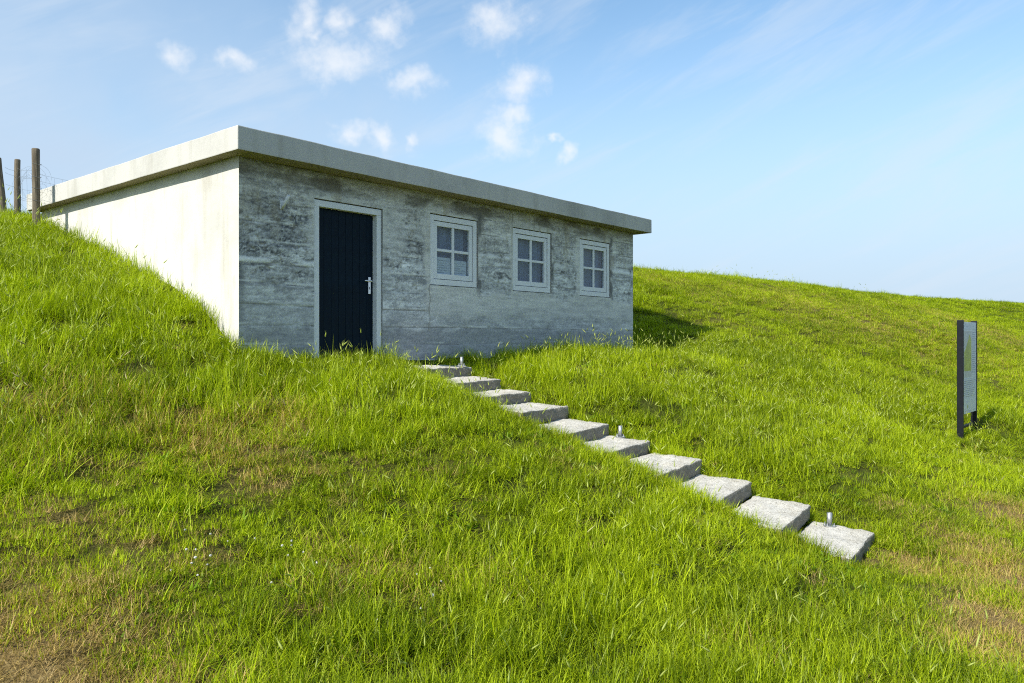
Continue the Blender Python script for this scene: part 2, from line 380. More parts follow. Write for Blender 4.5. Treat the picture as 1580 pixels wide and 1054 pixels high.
# where the turf is worn or dried out (photo pixel centre, world radii x / y, strength)
DRY = [(20, 1010, .8, .5, .98), (170, 960, .5, .35, .55), (90, 800, .6, .4, .36), (330, 690, 1.1, .5, .58), (430, 660, .5, .4, .56), (130, 700, .7, .5, .36), (240, 860, .5, .35, .30),
       (1590, 900, .38, 1.3, 1.0), (1590, 980, .34, .8, 1.0), (1575, 800, .5, .9, .8), (1440, 890, .32, .2, .7), (1390, 868, .26, .2, .8), (1530, 1010, .35, .4, .75), (1330, 860, .2, .15, .4), (1490, 930, .3, .3, .4),
       (880, 720, .4, .3, .25), (740, 900, .3, .2, .4), (1120, 1010, .25, .2, .3), (1350, 500, 5., 4., .36), (1100, 450, 4, 3, .28), (1540, 520, 4, 5, .42), (1500, 560, 2, 2, .25), (20, 640, .7, .7, .4), (560, 900, .6, .4, .3)]
DRYW = [(ray(px_, py_), rx, ry, k) for px_, py_, rx, ry, k in DRY]
def dryness(x, y):
    d = np.zeros(np.shape(x))
    wx = (fbm(x*1.3, y*1.3, 3, seed=4)-.5)*1.1; wy = (fbm(x*1.3, y*1.3, 3, seed=9)-.5)*1.1
    for c, rx, ry, k in DRYW:
        s = min(1., rx)
        r2 = ((x+wx*s-c[0])/rx)**2+((y+wy*s-c[1])/ry)**2
        d = np.maximum(d, k*np.exp(-r2*.8))
    d = d+(fbm(x*.9, y*.9, 4, seed=2)-.5)*.34+(fbm(x*3.1, y*3.1, 2, seed=8)-.5)*.22
    return np.clip(d, 0, 1)

def build_ground():
    fr = np.linspace(R(-62), R(62), 330); rest = np.linspace(R(62), R(298), 60)[1:-1]
    th = np.concatenate([fr, rest]); r = np.concatenate([[.02], np.exp(np.linspace(math.log(.5), math.log(70), 300)), np.exp(np.linspace(math.log(75), math.log(2500), 30))])
    T, RR = np.meshgrid(th, r); X = (RR*np.sin(T)).ravel(); Y = (RR*np.cos(T)).ravel(); Z = ground_z(X, Y)
    n, m = len(r), len(th); i, j = np.meshgrid(np.arange(n-1), np.arange(m), indexing='ij'); j2 = (j+1) % m
    F = np.stack([i*m+j, i*m+j2, (i+1)*m+j2, (i+1)*m+j], -1).reshape(-1, 4)
    ins = in_hut(X, Y, -.12); F = F[~ins[F].all(1)]
    me = fast_mesh('ground', np.stack([X, Y, Z], 1), F, {'dry': np.clip(dryness(X, Y)*1.25, 0, 1)})
    o = link('ground', me, M['ground']); o['kind'] = 'structure'
build_ground()

# ------------------------------------------------------------------ the concrete hut (local frame: x along the front, y inwards, z above eye level + .35)
HB = .35
hut = empty('concrete_hut', (P0[0], P0[1], EYE-HB), ROT)
tag(hut, 'low flat-roofed concrete hut dug into the grassy dike', 'hut')
zl = lambda z: z+HB
WT, RT, WB = zl(2.02), zl(2.281), zl(-.9)
DOOR = (1.004, 2.061, zl(-.5), zl(1.68))
WINS = [(2.94, 3.905), (4.734, 5.725), (6.566, 7.531)]; WZ = (zl(.748), zl(1.738))
GAP = .016
holes = [(DOOR[0]-.008, DOOR[1]+.008, WB, DOOR[3]+.012)]+[(a-GAP*.5, b+GAP, WZ[0]-.01, WZ[1]+.012) for a, b in WINS]

def build_front():
    # mesh lines follow the openings exactly, fine grid between
    def lines(lo, hi, step, keys):
        ks = sorted(set([lo, hi]+[k for k in keys if lo < k < hi])); out = []
        for a, b in zip(ks[:-1], ks[1:]):
            n = max(1, round((b-a)/step)); out += list(np.linspace(a, b, n, endpoint=False))
        return np.array(out+[hi])
    xs = lines(0, LEN, .0145, [h for q in holes for h in q[:2]]); zs = lines(WB, WT, .0135, [h for q in holes for h in q[2:]])
    X, Z = np.meshgrid(xs, zs); x = X.ravel(); z = Z.ravel(); e = z-HB        # e: height relative to eye
    wob = (fbm(x*1.1, z*4, 3, seed=1)-.5)*.05
    # board courses
    pitch = .236; ph = (e+wob*.6-.14)/pitch; course = np.floor(ph); fr = ph-course
    cj = np.minimum(fr, 1-fr)*pitch
    cvar = np.sin(course*12.9898)*43758.5453; cvar = cvar-np.floor(cvar)
    rough = fbm(x*3, z*3, 5, .6, seed=3)
    # smooth cement patches round the openings
    patch = np.zeros_like(x)
    pn = (fbm(x*5, z*5, 4, seed=6)-.5)*.26
    for a, b in WINS:
        dx = np.maximum(np.maximum(a-.02-x, x-b+.03), 0); dz = np.maximum(np.maximum(WZ[0]-.30-z, z-WZ[1]-.03), 0)
        patch = np.maximum(patch, 1-sstep(np.hypot(dx*1.1, dz)+pn, .06, .14))
    # cement run under the window row
    patch = np.maximum(patch, (1-sstep(np.abs(e-.50)+pn*1.0, .13, .24))*sstep(x, 2.7, 3.0))
    dx = np.maximum(np.maximum(DOOR[0]-x, x-DOOR[1]), 0); dz = np.maximum(z-DOOR[3], 0)
    patch = np.maximum(patch, .9*(1-sstep(np.hypot(dx*.9, dz)+pn*1.2, .07, .16))*sstep(e, .75, 1.3))
    patch = np.maximum(patch, .8*(1-sstep(np.abs(x-2.28)+pn, .05, .22))*sstep(e, .9, 1.2))
    # blackened, pitted zones (upper half, strongest at the left end)
    zone = (sstep(e, .45, .95)*(1-sstep(e, 1.45, 1.95)))*np.interp(x, [0, .15, .9, 1.2, 2.3, 2.6, 4.2, 8.4], [.9, 1.2, 1.1, .75, .6, .75, .62, .7])
    blot = fbm(x*2.4, z*6.5, 5, .66, seed=11)+.75*(fbm(x*11, z*24, 4, .65, seed=12)-.5)
    dark = sstep(blot*.72+zone*.27, .58, .74)
    dark = dark*(.30+.95*sstep(fbm(x*24, z*40, 3, .7, seed=13), .38, .56))
    fleck = sstep(fbm(x*26, z*34, 3, .75, seed=17), .55, .66)
    pit = sstep(fbm(x*14, z*20, 3, .6, seed=15), .62, .78)
    # grime under the eaves, next to the right of each opening, at the corner
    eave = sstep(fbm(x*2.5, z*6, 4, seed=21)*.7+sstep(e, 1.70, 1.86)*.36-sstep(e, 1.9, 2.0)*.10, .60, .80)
    side = np.zeros_like(x)
    for a, b in WINS:
        side = np.maximum(side, (1-sstep(np.abs(x-b-.045)+pn*.35, .02, .07))*sstep(z, WZ[0]-.25, WZ[0]+.1)*(1-sstep(z, WZ[1]+.02, WZ[1]+.2)))
    side = np.maximum(side, (1-sstep(x+pn*.2, .03, .10))*.7*(1-sstep(e, .7, 1.5)))
    damp = (1-sstep(e+pn*.5, .05, .19))
    low = (1-sstep(e+pn*.5, .28, .75))
    warm = sstep(e+pn*.8, .95, 1.75)
    # pale ragged drips where the pours meet
    lz = np.where(x < 1.0, .875, 1.235)+.02*np.sin(x*2)+pn*.12
    pale = (1-sstep(np.abs(e-lz), .012, .045))*sstep(fbm(x*4, z*2, 3, seed=31), .3, .55)*(1-patch)
    light = sstep(fbm(x*3.2, z*7, 4, .6, seed=41), .5, .75)*(1-patch)
    # colour
    C = lambda r, g, b: np.array([r, g, b])[None, :]
    base = C(.275, .285, .285)*(1+.22*(rough-.5)[:, None]*2)*(1+.20*(cvar-.5)[:, None])
    mixf = lambda c, d, f: c*(1-f[:, None])+d*f[:, None]
    base = mixf(base, C(.42, .43, .42), light*.7)
    base = mixf(base, C(.27, .26, .225), warm*.45*(1-.5*patch))
    base = mixf(base, C(.345, .345, .325), patch*.80)
    dk = dark*(1-patch*.9)
    base = mixf(base, C(.056, .060, .066), dk*.82)
    base = mixf(base, C(.13, .125, .10), pit*(.45+.6*zone)*(1-patch))
    hs_ = fbm(x*2.2, z*16, 4, .62, seed=81)+.7*(fbm(x*4, z*46, 3, .6, seed=82)-.5)
    base = base*(1+1.05*(hs_-.5)*(1-.6*patch))[:, None]
    base = mixf(base, C(.085, .09, .098), sstep(fbm(x*3.5, z*11, 5, .72, seed=83), .54, .70)*.6*(1-patch*.6)*(1-warm*.5))
    base = mixf(base, C(.42, .43, .43), fleck*.38*(1-patch*.8))
    base = mixf(base, C(.12, .12, .115), sstep(fbm(x*21+5, z*46, 3, .75, seed=18), .57, .66)*.55*(1-patch*.7))
    base = mixf(base, C(.20, .18, .13), sstep(fbm(x*7, z*1.3, 3, .6, seed=19), .52, .75)*warm*.55)
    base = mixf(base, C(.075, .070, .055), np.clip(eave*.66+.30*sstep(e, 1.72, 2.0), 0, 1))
    base = mixf(base, C(.06, .062, .062), np.clip(side, 0, 1)*sstep(fbm(x*5, z*7, 3, seed=52), .25, .6)*.85)
    base = mixf(base, C(.15, .157, .168), damp*.70)
    base = mixf(base, C(.24, .25, .262), low*.45*(1-damp))
    base = mixf(base, C(.47, .48, .475), pale*.75)
    lj = (1-sstep(np.abs(cj-.022), .004, .016))*(fr < .5)*(1-patch*.8)*sstep(fbm(x*2.6+course*5.1, z*.5, 4, .6, seed=62), .46, .62)
    base = mixf(base, C(.43, .44, .44), lj*.6)
    jl = (1-sstep(cj, .003, .012))*(1-patch*.85)*sstep(fbm(x*2.0+course*3.7, z*.5, 4, .6, seed=61), .42, .60)
    base = mixf(base, C(.11, .11, .105), jl*.85)
    # vertical shutter joints and cracks
    for cx_, z0, z1 in ((4.02, 1.60, 2.0), (4.72, 1.60, 2.0), (5.28, 1.72, 2.0), (2.92, .1, .74)):
        d_ = np.abs(x-cx_-.012*np.sin(z*23)-pn*.03); f = (1-sstep(d_, .004, .013))*(e > z0)*(e < z1)
        base = mixf(base, C(.10, .095, .08), f*.7)
    # relief: joints sunk, courses uneven, dark zones pitted, patches proud
    h = -.005*(1-sstep(cj, .002, .013))*(1-patch)+.0045*(cvar-.5)*(1-patch)+.004*patch+.006*(rough-.5)*(1-.6*patch)-.006*dk*fbm(x*12, z*16, 3, seed=71)-.004*pit*(1-patch)+.004*pale
    h *= np.minimum(1, np.minimum(x, LEN-x)/.03)
    V = np.stack([x, -h, z], 1); n, m = len(zs), len(xs)
    i, j = np.meshgrid(np.arange(n-1), np.arange(m-1), indexing='ij')
    F = np.stack([i*m+j, i*m+j+1, (i+1)*m+j+1, (i+1)*m+j], -1).reshape(-1, 4)
    cxm = (xs[:-1]+xs[1:])/2; czm = (zs[:-1]+zs[1:])/2; CX, CZ = np.meshgrid(cxm, czm); keep = np.ones(CX.size, bool)
    for a, b, c, d in holes: keep &= ~((CX.ravel() > a) & (CX.ravel() < b) & (CZ.ravel() > c) & (CZ.ravel() < d))
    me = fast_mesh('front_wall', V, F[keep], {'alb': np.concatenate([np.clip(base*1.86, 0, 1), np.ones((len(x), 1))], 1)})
    o = link('front_wall', me, M['facade'], hut)
    o['label'] = 'weathered board-marked concrete front wall'
    # wall body behind the cast face
    bm = bmesh.new(); y0, y1 = .012, .30
    cuts = [0]+[v for h_ in holes for v in h_[:2]]+[LEN]
    for a, b in zip(cuts[0::2], cuts[1::2]): bbox(bm, a, b, y0, y1, WB, WT)
    for a, b, c, d in holes:
        bbox(bm, a, b, y0, y1, d, WT)
        if c > WB+.01: bbox(bm, a, b, y0, y1, WB, c)
    obj('wall_core', bm, M['fascia'], o)
build_front()

def wall_grid(name, mat, f, la, lb, za, zb, step=.08, amp=.004, seed=0, parent=hut):
    """slightly wavy plastered sheet wall closed at the back"""
    a = np.linspace(la, lb, max(2, int((lb-la)/step))); b = np.linspace(za, zb, max(2, int((zb-za)/step)))
    Ag, Bg = np.meshgrid(a, b); x = Ag.ravel(); z = Bg.ravel(); h = (fbm(x*1.5, z*1.5, 4, seed=seed)-.5)*amp*2
    h *= np.minimum(1, np.minimum(np.minimum(x-la, lb-x), np.minimum(z-za, zb-z))/.03)
    V = f(x, h, z); n, m = len(b), len(a); i, j = np.meshgrid(np.arange(n-1), np.arange(m-1), indexing='ij')
    F = np.stack([i*m+j, i*m+j+1, (i+1)*m+j+1, (i+1)*m+j], -1).reshape(-1, 4)
    return link(name, fast_mesh(name, V, F), mat, parent)
sw = wall_grid('side_wall', M['render'], lambda s, h, z: np.stack([-h-.002, s, z], 1), -.004, DEP-.15, WB, WT, seed=5)
sw['label'] = 'smooth cream rendered side wall'
box('wall_core', M['render'], sw, .006, .28, .302, DEP-.15, WB, WT-.002)
rw = box('side_wall', M['fascia'], hut, LEN-.28, LEN+.001, .302, DEP-.15, WB, WT-.002)
box('back_wall', M['fascia'], hut, .282, LEN-.282, DEP-.42, DEP-.151, WB, WT-.004)
box('interior_floor', M['inner'], hut, .29, LEN-.29, .31, DEP-.43, zl(-.42), zl(-.32))
box('partition', M['inner'], hut, .29, LEN-.29, 2.4, 2.5, zl(-.315), WT-.006)
def build_roof():
    bm = bmesh.new(); x0, x1, y0, y1 = -.175, LEN+.229, -.278, DEP
    bbox(bm, x0, x1, y0, y1, WT+.001, RT, bev=.010)
    es = [e for e in bm.edges if e.calc_length() > 1]; bmesh.ops.subdivide_edges(bm, edges=es, cuts=60, use_grid_fill=True)
    for v in bm.verts:
        n_ = mnoise.noise(v.co*1.7)*.006+mnoise.noise(v.co*6)*.003
        v.co.z += n_ if v.co.z > WT+.1 else n_*.6
        if v.co.y < -.2: v.co.y += mnoise.noise(v.co*2.3+Vector((3, 1, 2)))*.005
        if v.co.x < -.1: v.co.x += mnoise.noise(v.co*2.3+Vector((7, 1, 2)))*.005
    bm.normal_update()
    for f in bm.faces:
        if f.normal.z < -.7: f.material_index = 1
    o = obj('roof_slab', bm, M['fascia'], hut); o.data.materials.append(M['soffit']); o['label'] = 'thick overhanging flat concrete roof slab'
build_roof()

# door
def build_door():
    a, b, c, d = DOOR; fw = .078; fy = .014
    fr = empty('door_frame', (0, 0, 0)); fr.parent = hut
    bpy.data.objects.remove(fr)
    bm = bmesh.new()
    bbox(bm, a, a+fw, fy, fy+.12, c, d-fw-.001, bev=.004); bbox(bm, b-fw, b, fy, fy+.12, c, d-fw-.001, bev=.004); bbox(bm, a, b, fy-.001, fy+.12, d-fw, d, bev=.004)
    # rebate strip
    bbox(bm, a+fw+.001, a+fw+.016, fy+.075, fy+.12, c, d-fw-.002); bbox(bm, b-fw-.016, b-fw-.001, fy+.075, fy+.12, c, d-fw-.002)
    o = obj('door_frame', bm, M['frame'], hut); o['label'] = 'light grey painted door frame'
    leaf = box('door', M['door'], hut, a+fw+.005, b-fw-.005, fy+.085, fy+.115, c, d-fw-.006); leaf['label'] = 'dark blue-black plank door'
    x0, x1 = a+fw+.007, b-fw-.007; n = 8; w = (x1-x0)/n
    bm = bmesh.new(); bbox(bm, .0015, w-.0015, 0, .016, c, d-fw-.010, bev=.0035)
    first = obj('plank', bm, M['door'], leaf); first.location = (x0, fy+.069, 0)
    for k in range(1, n):
        p = first.copy(); COL.objects.link(p); p.parent = leaf; p.location = (x0+k*w, fy+.069, 0)
    # lever handle on a long plate
    hx = x1-.062; zc = zl(.735); y = fy+.069
    bm = bmesh.new(); bbox(bm, hx-.021, hx+.021, y-.009, y-.0005, zc-.165, zc+.055, bev=.003)
    hp = obj('handle_plate', bm, M['alu'], leaf)
    bm = bmesh.new(); tube(bm, [(hx, y-.008, zc), (hx, y-.055, zc), (hx-.012, y-.066, zc), (hx-.06, y-.068, zc), (hx-.125, y-.066, zc)], .0105, 10)
    obj('door_handle', bm, M['alu'], leaf, True)
    bm = bmesh.new(); bbox(bm, hx-.006, hx+.006, y-.0105, y-.0095, zc-.105, zc-.075); obj('keyhole', bm, M['black_gap'], leaf)
build_door()

def ring(bm, x0, x1, z0, z1, w, y0, y1, bev=.003, wb=None):
    wb = wb or w
    bbox(bm, x0, x0+w, y0, y1, z0, z1, bev); bbox(bm, x1-w, x1, y0, y1, z0, z1, bev)
    bbox(bm, x0+w+.0005, x1-w-.0005, y0+.001, y1-.001, z1-w, z1-.0005, bev); bbox(bm, x0+w+.0005, x1-w-.0005, y0+.001, y1-.001, z0+.0005, z0+wb, bev)
def build_windows():
    names = ['window nearest the door', 'middle window', 'window nearest the far corner']
    for k, (a, b) in enumerate(WINS):
        w = empty('window', (a, 0, WZ[0])); w.parent = hut; w['label'] = 'grey-white four-pane '+names[k]
        W = b-a; H = WZ[1]-WZ[0]; y = .010
        bm = bmesh.new(); ring(bm, 0, W, 0, H, .075, y, y+.11, wb=.08); obj('window_frame', bm, M['frame'], w)
        bm = bmesh.new(); ring(bm, .070, W-.070, .074, H-.070, .012, y+.03, y+.10, 0.); obj('gap_seal', bm, M['black_gap'], w)
        s0, s1, t0, t1 = .083, W-.083, .088, H-.084
        bm = bmesh.new(); ring(bm, s0, s1, t0, t1, .066, y+.012, y+.065, wb=.074); obj('sash', bm, M['frame'], w)
        g0, g1, h0, h1 = s0+.066, s1-.066, t0+.074, t1-.066; cx_, cz_ = (g0+g1)/2, (h0+h1)/2
        box('glazing_bar', M['frame'], w, cx_-.022, cx_+.022, y+.018, y+.055, h0+.0005, h1-.0005, bev=.003)
        bm = bmesh.new(); bbox(bm, g0+.0005, cx_-.0225, y+.020, y+.053, cz_-.019, cz_+.019, .003); bbox(bm, cx_+.0225, g1-.0005, y+.020, y+.053, cz_-.019, cz_+.019, .003)
        obj('glazing_bar', bm, M['frame'], w)
        for px0, px1 in ((g0, cx_-.022), (cx_+.022, g1)):
            for pz0, pz1 in ((h0, cz_-.019), (cz_+.019, h1)):
                p = box('pane', M['glass'], w, px0-.004, px1+.004, y+.040, y+.045, pz0-.004, pz1+.004)
                p.rotation_euler = (0, 0, 0)
        # net curtain behind, gently pleated
        xs = np.linspace(.06, W-.06, 90); V = []; F = []
        for i, x in enumerate(xs):
            yy = .135+.010*math.sin(x*70)+.006*math.sin(x*31+k)
            V += [(x, yy, .05), (x, yy, H-.04)]
            if i: F.append((2*i-2, 2*i, 2*i+1, 2*i-1))
        me = bpy.data.meshes.new('curtain'); me.from_pydata(V, [], F); link('curtain', me, M['curtain'], w)
build_windows()
# two sheets propped up behind the lower panes of the first window
for k, (x0, x1, h) in enumerate(((.15, .46, .29), (.515, .80, .265))):
    o = empty('paper_sheet', (0, 0, 0)); p = P0+U*(WINS[0][0]+x0)-NF*.066
    o.location = (p[0], p[1], EYE-HB+WZ[0]+.115); o.rotation_euler = (0, 0, ROT)
    tag(o, ['pale printed sheet behind the lower left pane of the window nearest the door', 'pale printed sheet behind the lower right pane of the window nearest the door'][k], 'paper', 'sheets standing behind the window')
    w = x1-x0
    box('sheet', M['sheet'], o, 0, w, .0, .004, 0, h)
    bm = bmesh.new()
    for q in range(7): bbox(bm, .02, w-.03-.05*((q*37) % 3), -.0012, -.0002, h-.05-q*.035, h-.038-q*.035)
    obj('printed_lines', bm, M['sheet_line'], o)
# flagpole holder
fh = empty('flagpole_holder', (.545, -.004, zl(1.545))); fh.parent = hut; fh.scale = (.8, .8, .8); fh['label'] = 'small light grey flagpole holder on the front wall'
bm = bmesh.new(); bbox(bm, -.035, .035, -.012, .0, -.06, .065, .003); obj('mounting_plate', bm, M['frame'], fh)
bm = bmesh.new(); tube(bm, [(0, -.01, -.045), (.005, -.06, .01), (.012, -.16, .125)], [.024, .024, .024], 12, False); o = obj('socket_tube', bm, M['frame'], fh, True)
o.modifiers.new('thick', 'SOLIDIFY').thickness = .004

# ------------------------------------------------------------------ concrete steps
def slab_mesh(w, d, t, seed):
    def arr(h, n): return np.concatenate([[-h, -h+.007, -h+.022], np.linspace(-h+.06, h-.06, n) if h > .1 else np.linspace(-h+.035, h-.035, n), [h-.022, h-.007, h]])
    K = 16; bm = bmesh.new(); bmesh.ops.create_cube(bm, size=2); bmesh.ops.subdivide_edges(bm, edges=bm.edges[:], cuts=K+5-2+1, use_grid_fill=True)
    seg = K+5; hs = (w/2, d/2, t/2); A = [arr(h, K) for h in hs]; r = .022; off = Vector((seed*3.7, seed*1.3, seed*9.1))
    rr = random.Random(seed); chips = [(Vector((rr.choice((-1, 1))*hs[0]*rr.uniform(.3, 1), rr.choice((-1, 1))*hs[1], hs[2])), rr.uniform(.03, .07)) for _ in range(6)]
    for v in bm.verts:
        p = Vector([A[k][int(round((v.co[k]+1)/2*seg))] for k in range(3)])
        i = Vector([max(-h+r, min(h-r, c)) for h, c in zip(hs, p)]); dd = p-i
        nrm = dd.normalized() if dd.length > 1e-6 else Vector((0, 0, 0))
        q = i+nrm*min(dd.length, r)
        nn = mnoise.noise(q*9+off)*.015+mnoise.noise(q*38+off)*.008+mnoise.noise(q*3+off)*.012
        q = q+nrm*nn
        for c, rad in chips:
            dl = (q-c).length
            if dl < rad: q -= (q-Vector((0, 0, 0))).normalized()*(rad-dl)*.35
        v.co = q
    bm.normal_update()
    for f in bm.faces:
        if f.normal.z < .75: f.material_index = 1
    return bm
names = ['topmost concrete step slab against the front wall', 'second concrete step slab from the top', 'third concrete step slab from the top', 'fourth concrete step slab from the top', 'fifth concrete step slab from the top',
         'sixth concrete step slab from the top, with a steel tube at its edge', 'fourth concrete step slab from the bottom', 'third concrete step slab from the bottom', 'second concrete step slab from the bottom', 'lowest concrete step slab, half sunk in grass']
steps = []
for k in range(10):
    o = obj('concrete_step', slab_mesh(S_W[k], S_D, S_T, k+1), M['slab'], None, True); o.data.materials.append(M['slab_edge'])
    rr = random.Random(k*5+2)
    rz = math.atan2(SU[1], SU[0])+R(rr.uniform(-1.6, 1.6)); tilt = R([2, 2.5, 2, 2.5, 3.5, 2.5, 3.5, 3, 3, 3.5][k])
    c = S_R0-S_E[k]*SN-SU*S_W[k]/2-SN*S_D/2
    # local x along SU, local y = up-slope (-SN)
    o.location = (c[0], c[1], EYE+S_Z[k]-S_T/2+math.sin(tilt)*S_D/2)
    o.rotation_euler = (tilt, R(rr.uniform(-1, 1)), rz)
    tag(o, names[k], 'step', 'concrete steps up the dike'); steps.append(o)
# steel tube sockets left on three steps
def socket(p, h, r, label):
    o = empty('steel_socket', p); tag(o, label, 'steel tube', 'steel sockets on the steps')
    bm = bmesh.new(); tube(bm, [(0, 0, .006), (0, 0, h)], r, 16, False); t = obj('tube', bm, M['steel'], o, True); t.modifiers.new('thick', 'SOLIDIFY').thickness = .005
    bm = bmesh.new(); tube(bm, [(0, 0, 0), (0, 0, .009)], .062, 20); obj('base_flange', bm, M['steel'], o)
    for k in range(4):
        a = math.pi/4+k*math.pi/2
        bm = bmesh.new(); x, y = .048*math.cos(a), .048*math.sin(a)
        tube(bm, [(x, y, .009), (x, y, .018)], .011, 6); tube(bm, [(x, y, .018), (x, y, .036)], .006, 8); obj('bolt', bm, M['steel'], o)
    return o
def on_step(k, u, n):    # distances from the right-hand front corner: along the front edge, up-slope
    c = S_R0-S_E[k]*SN-SU*u-SN*n; return (c[0], c[1], EYE+S_Z[k]+.006+n*.05)
socket(on_step(0, .15, .07), .125, .021, 'thin steel tube socket on the topmost step')
socket(on_step(5, .07, .36), .135, .024, 'short steel tube socket halfway down the steps')
socket(on_step(9, .10, .40), .135, .026, 'short steel tube socket bolted to the lowest step')

# ------------------------------------------------------------------ information sign
def build_sign():
    b = np.array([7.295, 12.58]); gz = float(ground_z(b[0], b[1])[0]); base = EYE-1.58
    o = empty('information_sign', (b[0], b[1], base), ROT-R(2.0)); tag(o, 'tall narrow information panel between two dark posts on the grass', 'sign')
    # local x along panel (away), y inward (-n)
    top = 1.865
    for x in (-.02, .95):
        bm = bmesh.new(); bbox(bm, x-.03, x+.03, -.045, .045, -.25, top, .005); obj('post', bm, M['sign_dark'], o)
    p = box('panel', M['sign_face'], o, (.012), .918, -.040, .005, .33, 1.835, bev=.003)
    y0, y1 = -.0415, -.0402
    def pr(name, mat, rects):
        bm = bmesh.new()
        for x0, x1, z0, z1 in rects: bbox(bm, x0, x1, y0, y1, z0, z1)
        return obj(name, bm, mat, p)
    pr('print_header', M['print_light'], [(.03, .90, 1.76, 1.80), (.03, .90, 1.715, 1.742)])
    bm = bmesh.new(); bbox(bm, .03, .56, y0, y1, .93, 1.69); obj('print_map', bm, M['print_tan'], p)
    bm = bmesh.new(); pts = [(.05, 1.03), (.55, 1.03), (.55, 1.55), (.42, 1.64), (.30, 1.52), (.16, 1.40), (.05, 1.34)]
    vs = [bm.verts.new((x, y0-.0008, z)) for x, z in pts]; vb = [bm.verts.new((x, y0+.0002, z)) for x, z in pts]; bm.faces.new(vs); 
    for i in range(len(vs)): bm.faces.new((vs[i], vb[i], vb[(i+1) % len(vs)], vs[(i+1) % len(vs)]))
    obj('print_map_land', bm, M['print_green'], p)
    rows = [(.62, .62+.26-.04*((i*7) % 3), 1.66-i*.035, 1.672-i*.035) for i in range(20)]
    rows += [(.05, .86-.07*((i*5) % 4), .86-i*.032, .871-i*.032) for i in range(9)]
    pr('printed_text', M['print_ink'], rows); [pr('print_rule', M['print_light'], [q]) for q in [(.05, .88, .90, .906), (.05, .88, .545, .549), (.60, .88, 1.40, 1.41), (.60, .88, .96, .97)]]
    bm = bmesh.new(); tube(bm, [(.30, y0-.0002, .44), (.30, y0+.001, .44)], .03, 6); obj('print_emblem', bm, M['print_green'], p)
    pr('print_footer', M['print_ink'], [(.12, .86, .365, .372)])
    box('crossbar', M['sign_dark'], o, .012, .918, -.02, .02, .095, .135, bev=.003)
build_sign()

# ------------------------------------------------------------------ fence on the crest
def post(x, y, zb, zt, r, lean, label):
    bm = bmesh.new(); n = 14; rows = 16; H = zt-zb
    rings = []
    for i in range(rows+1):
        z = -.3+(H+.3)*i/rows
        rings.append([bm.verts.new(Vector(((r*(1.03-.06*i/rows)+mnoise.noise(Vector((math.cos(a), math.sin(a), z*2+x)))*.010)*math.cos(a), r*math.sin(a)*(1.03-.06*i/rows)+mnoise.noise(Vector((math.cos(a)+5, math.sin(a), z*2+x)))*.008, z))) for a in [2*math.pi*k/n for k in range(n)]])
    for i in range(rows):
        for k in range(n): bm.faces.new((rings[i][k], rings[i][(k+1) % n], rings[i+1][(k+1) % n], rings[i+1][k]))
    top = [bm.verts.new(v.co*1) for v in rings[-1]]
    for v in top: v.co.x *= .86; v.co.y *= .86; v.co.z += .012
    for k in range(n): bm.faces.new((rings[-1][k], rings[-1][(k+1) % n], top[(k+1) % n], top[k]))
    bm.faces.new(top)
    o = obj('fence_post', bm, M['wood'], None, True); o.location = (x, y, zb); o.rotation_euler = lean
    return tag(o, label, 'fence post', 'wooden fence posts on the dike crest')
F1 = (-7.02, 11.43); F2 = (-8.06, 12.6); F3 = (-8.09, 12.3); F4 = (-8.04, 15.0)
post(*F1, EYE+1.60, EYE+2.78, .054, (0, R(-.8), 0), 'weathered wooden fence post nearest the hut, wound with wire')
post(*F2, EYE+1.95, EYE+2.89, .047, (0, R(.6), 0), 'thinner wooden fence post in the middle of the three')
post(*F3, EYE+1.90, EYE+2.85, .055, (0, R(-5), 0), 'dark leaning wooden fence post at the left edge of the photo')
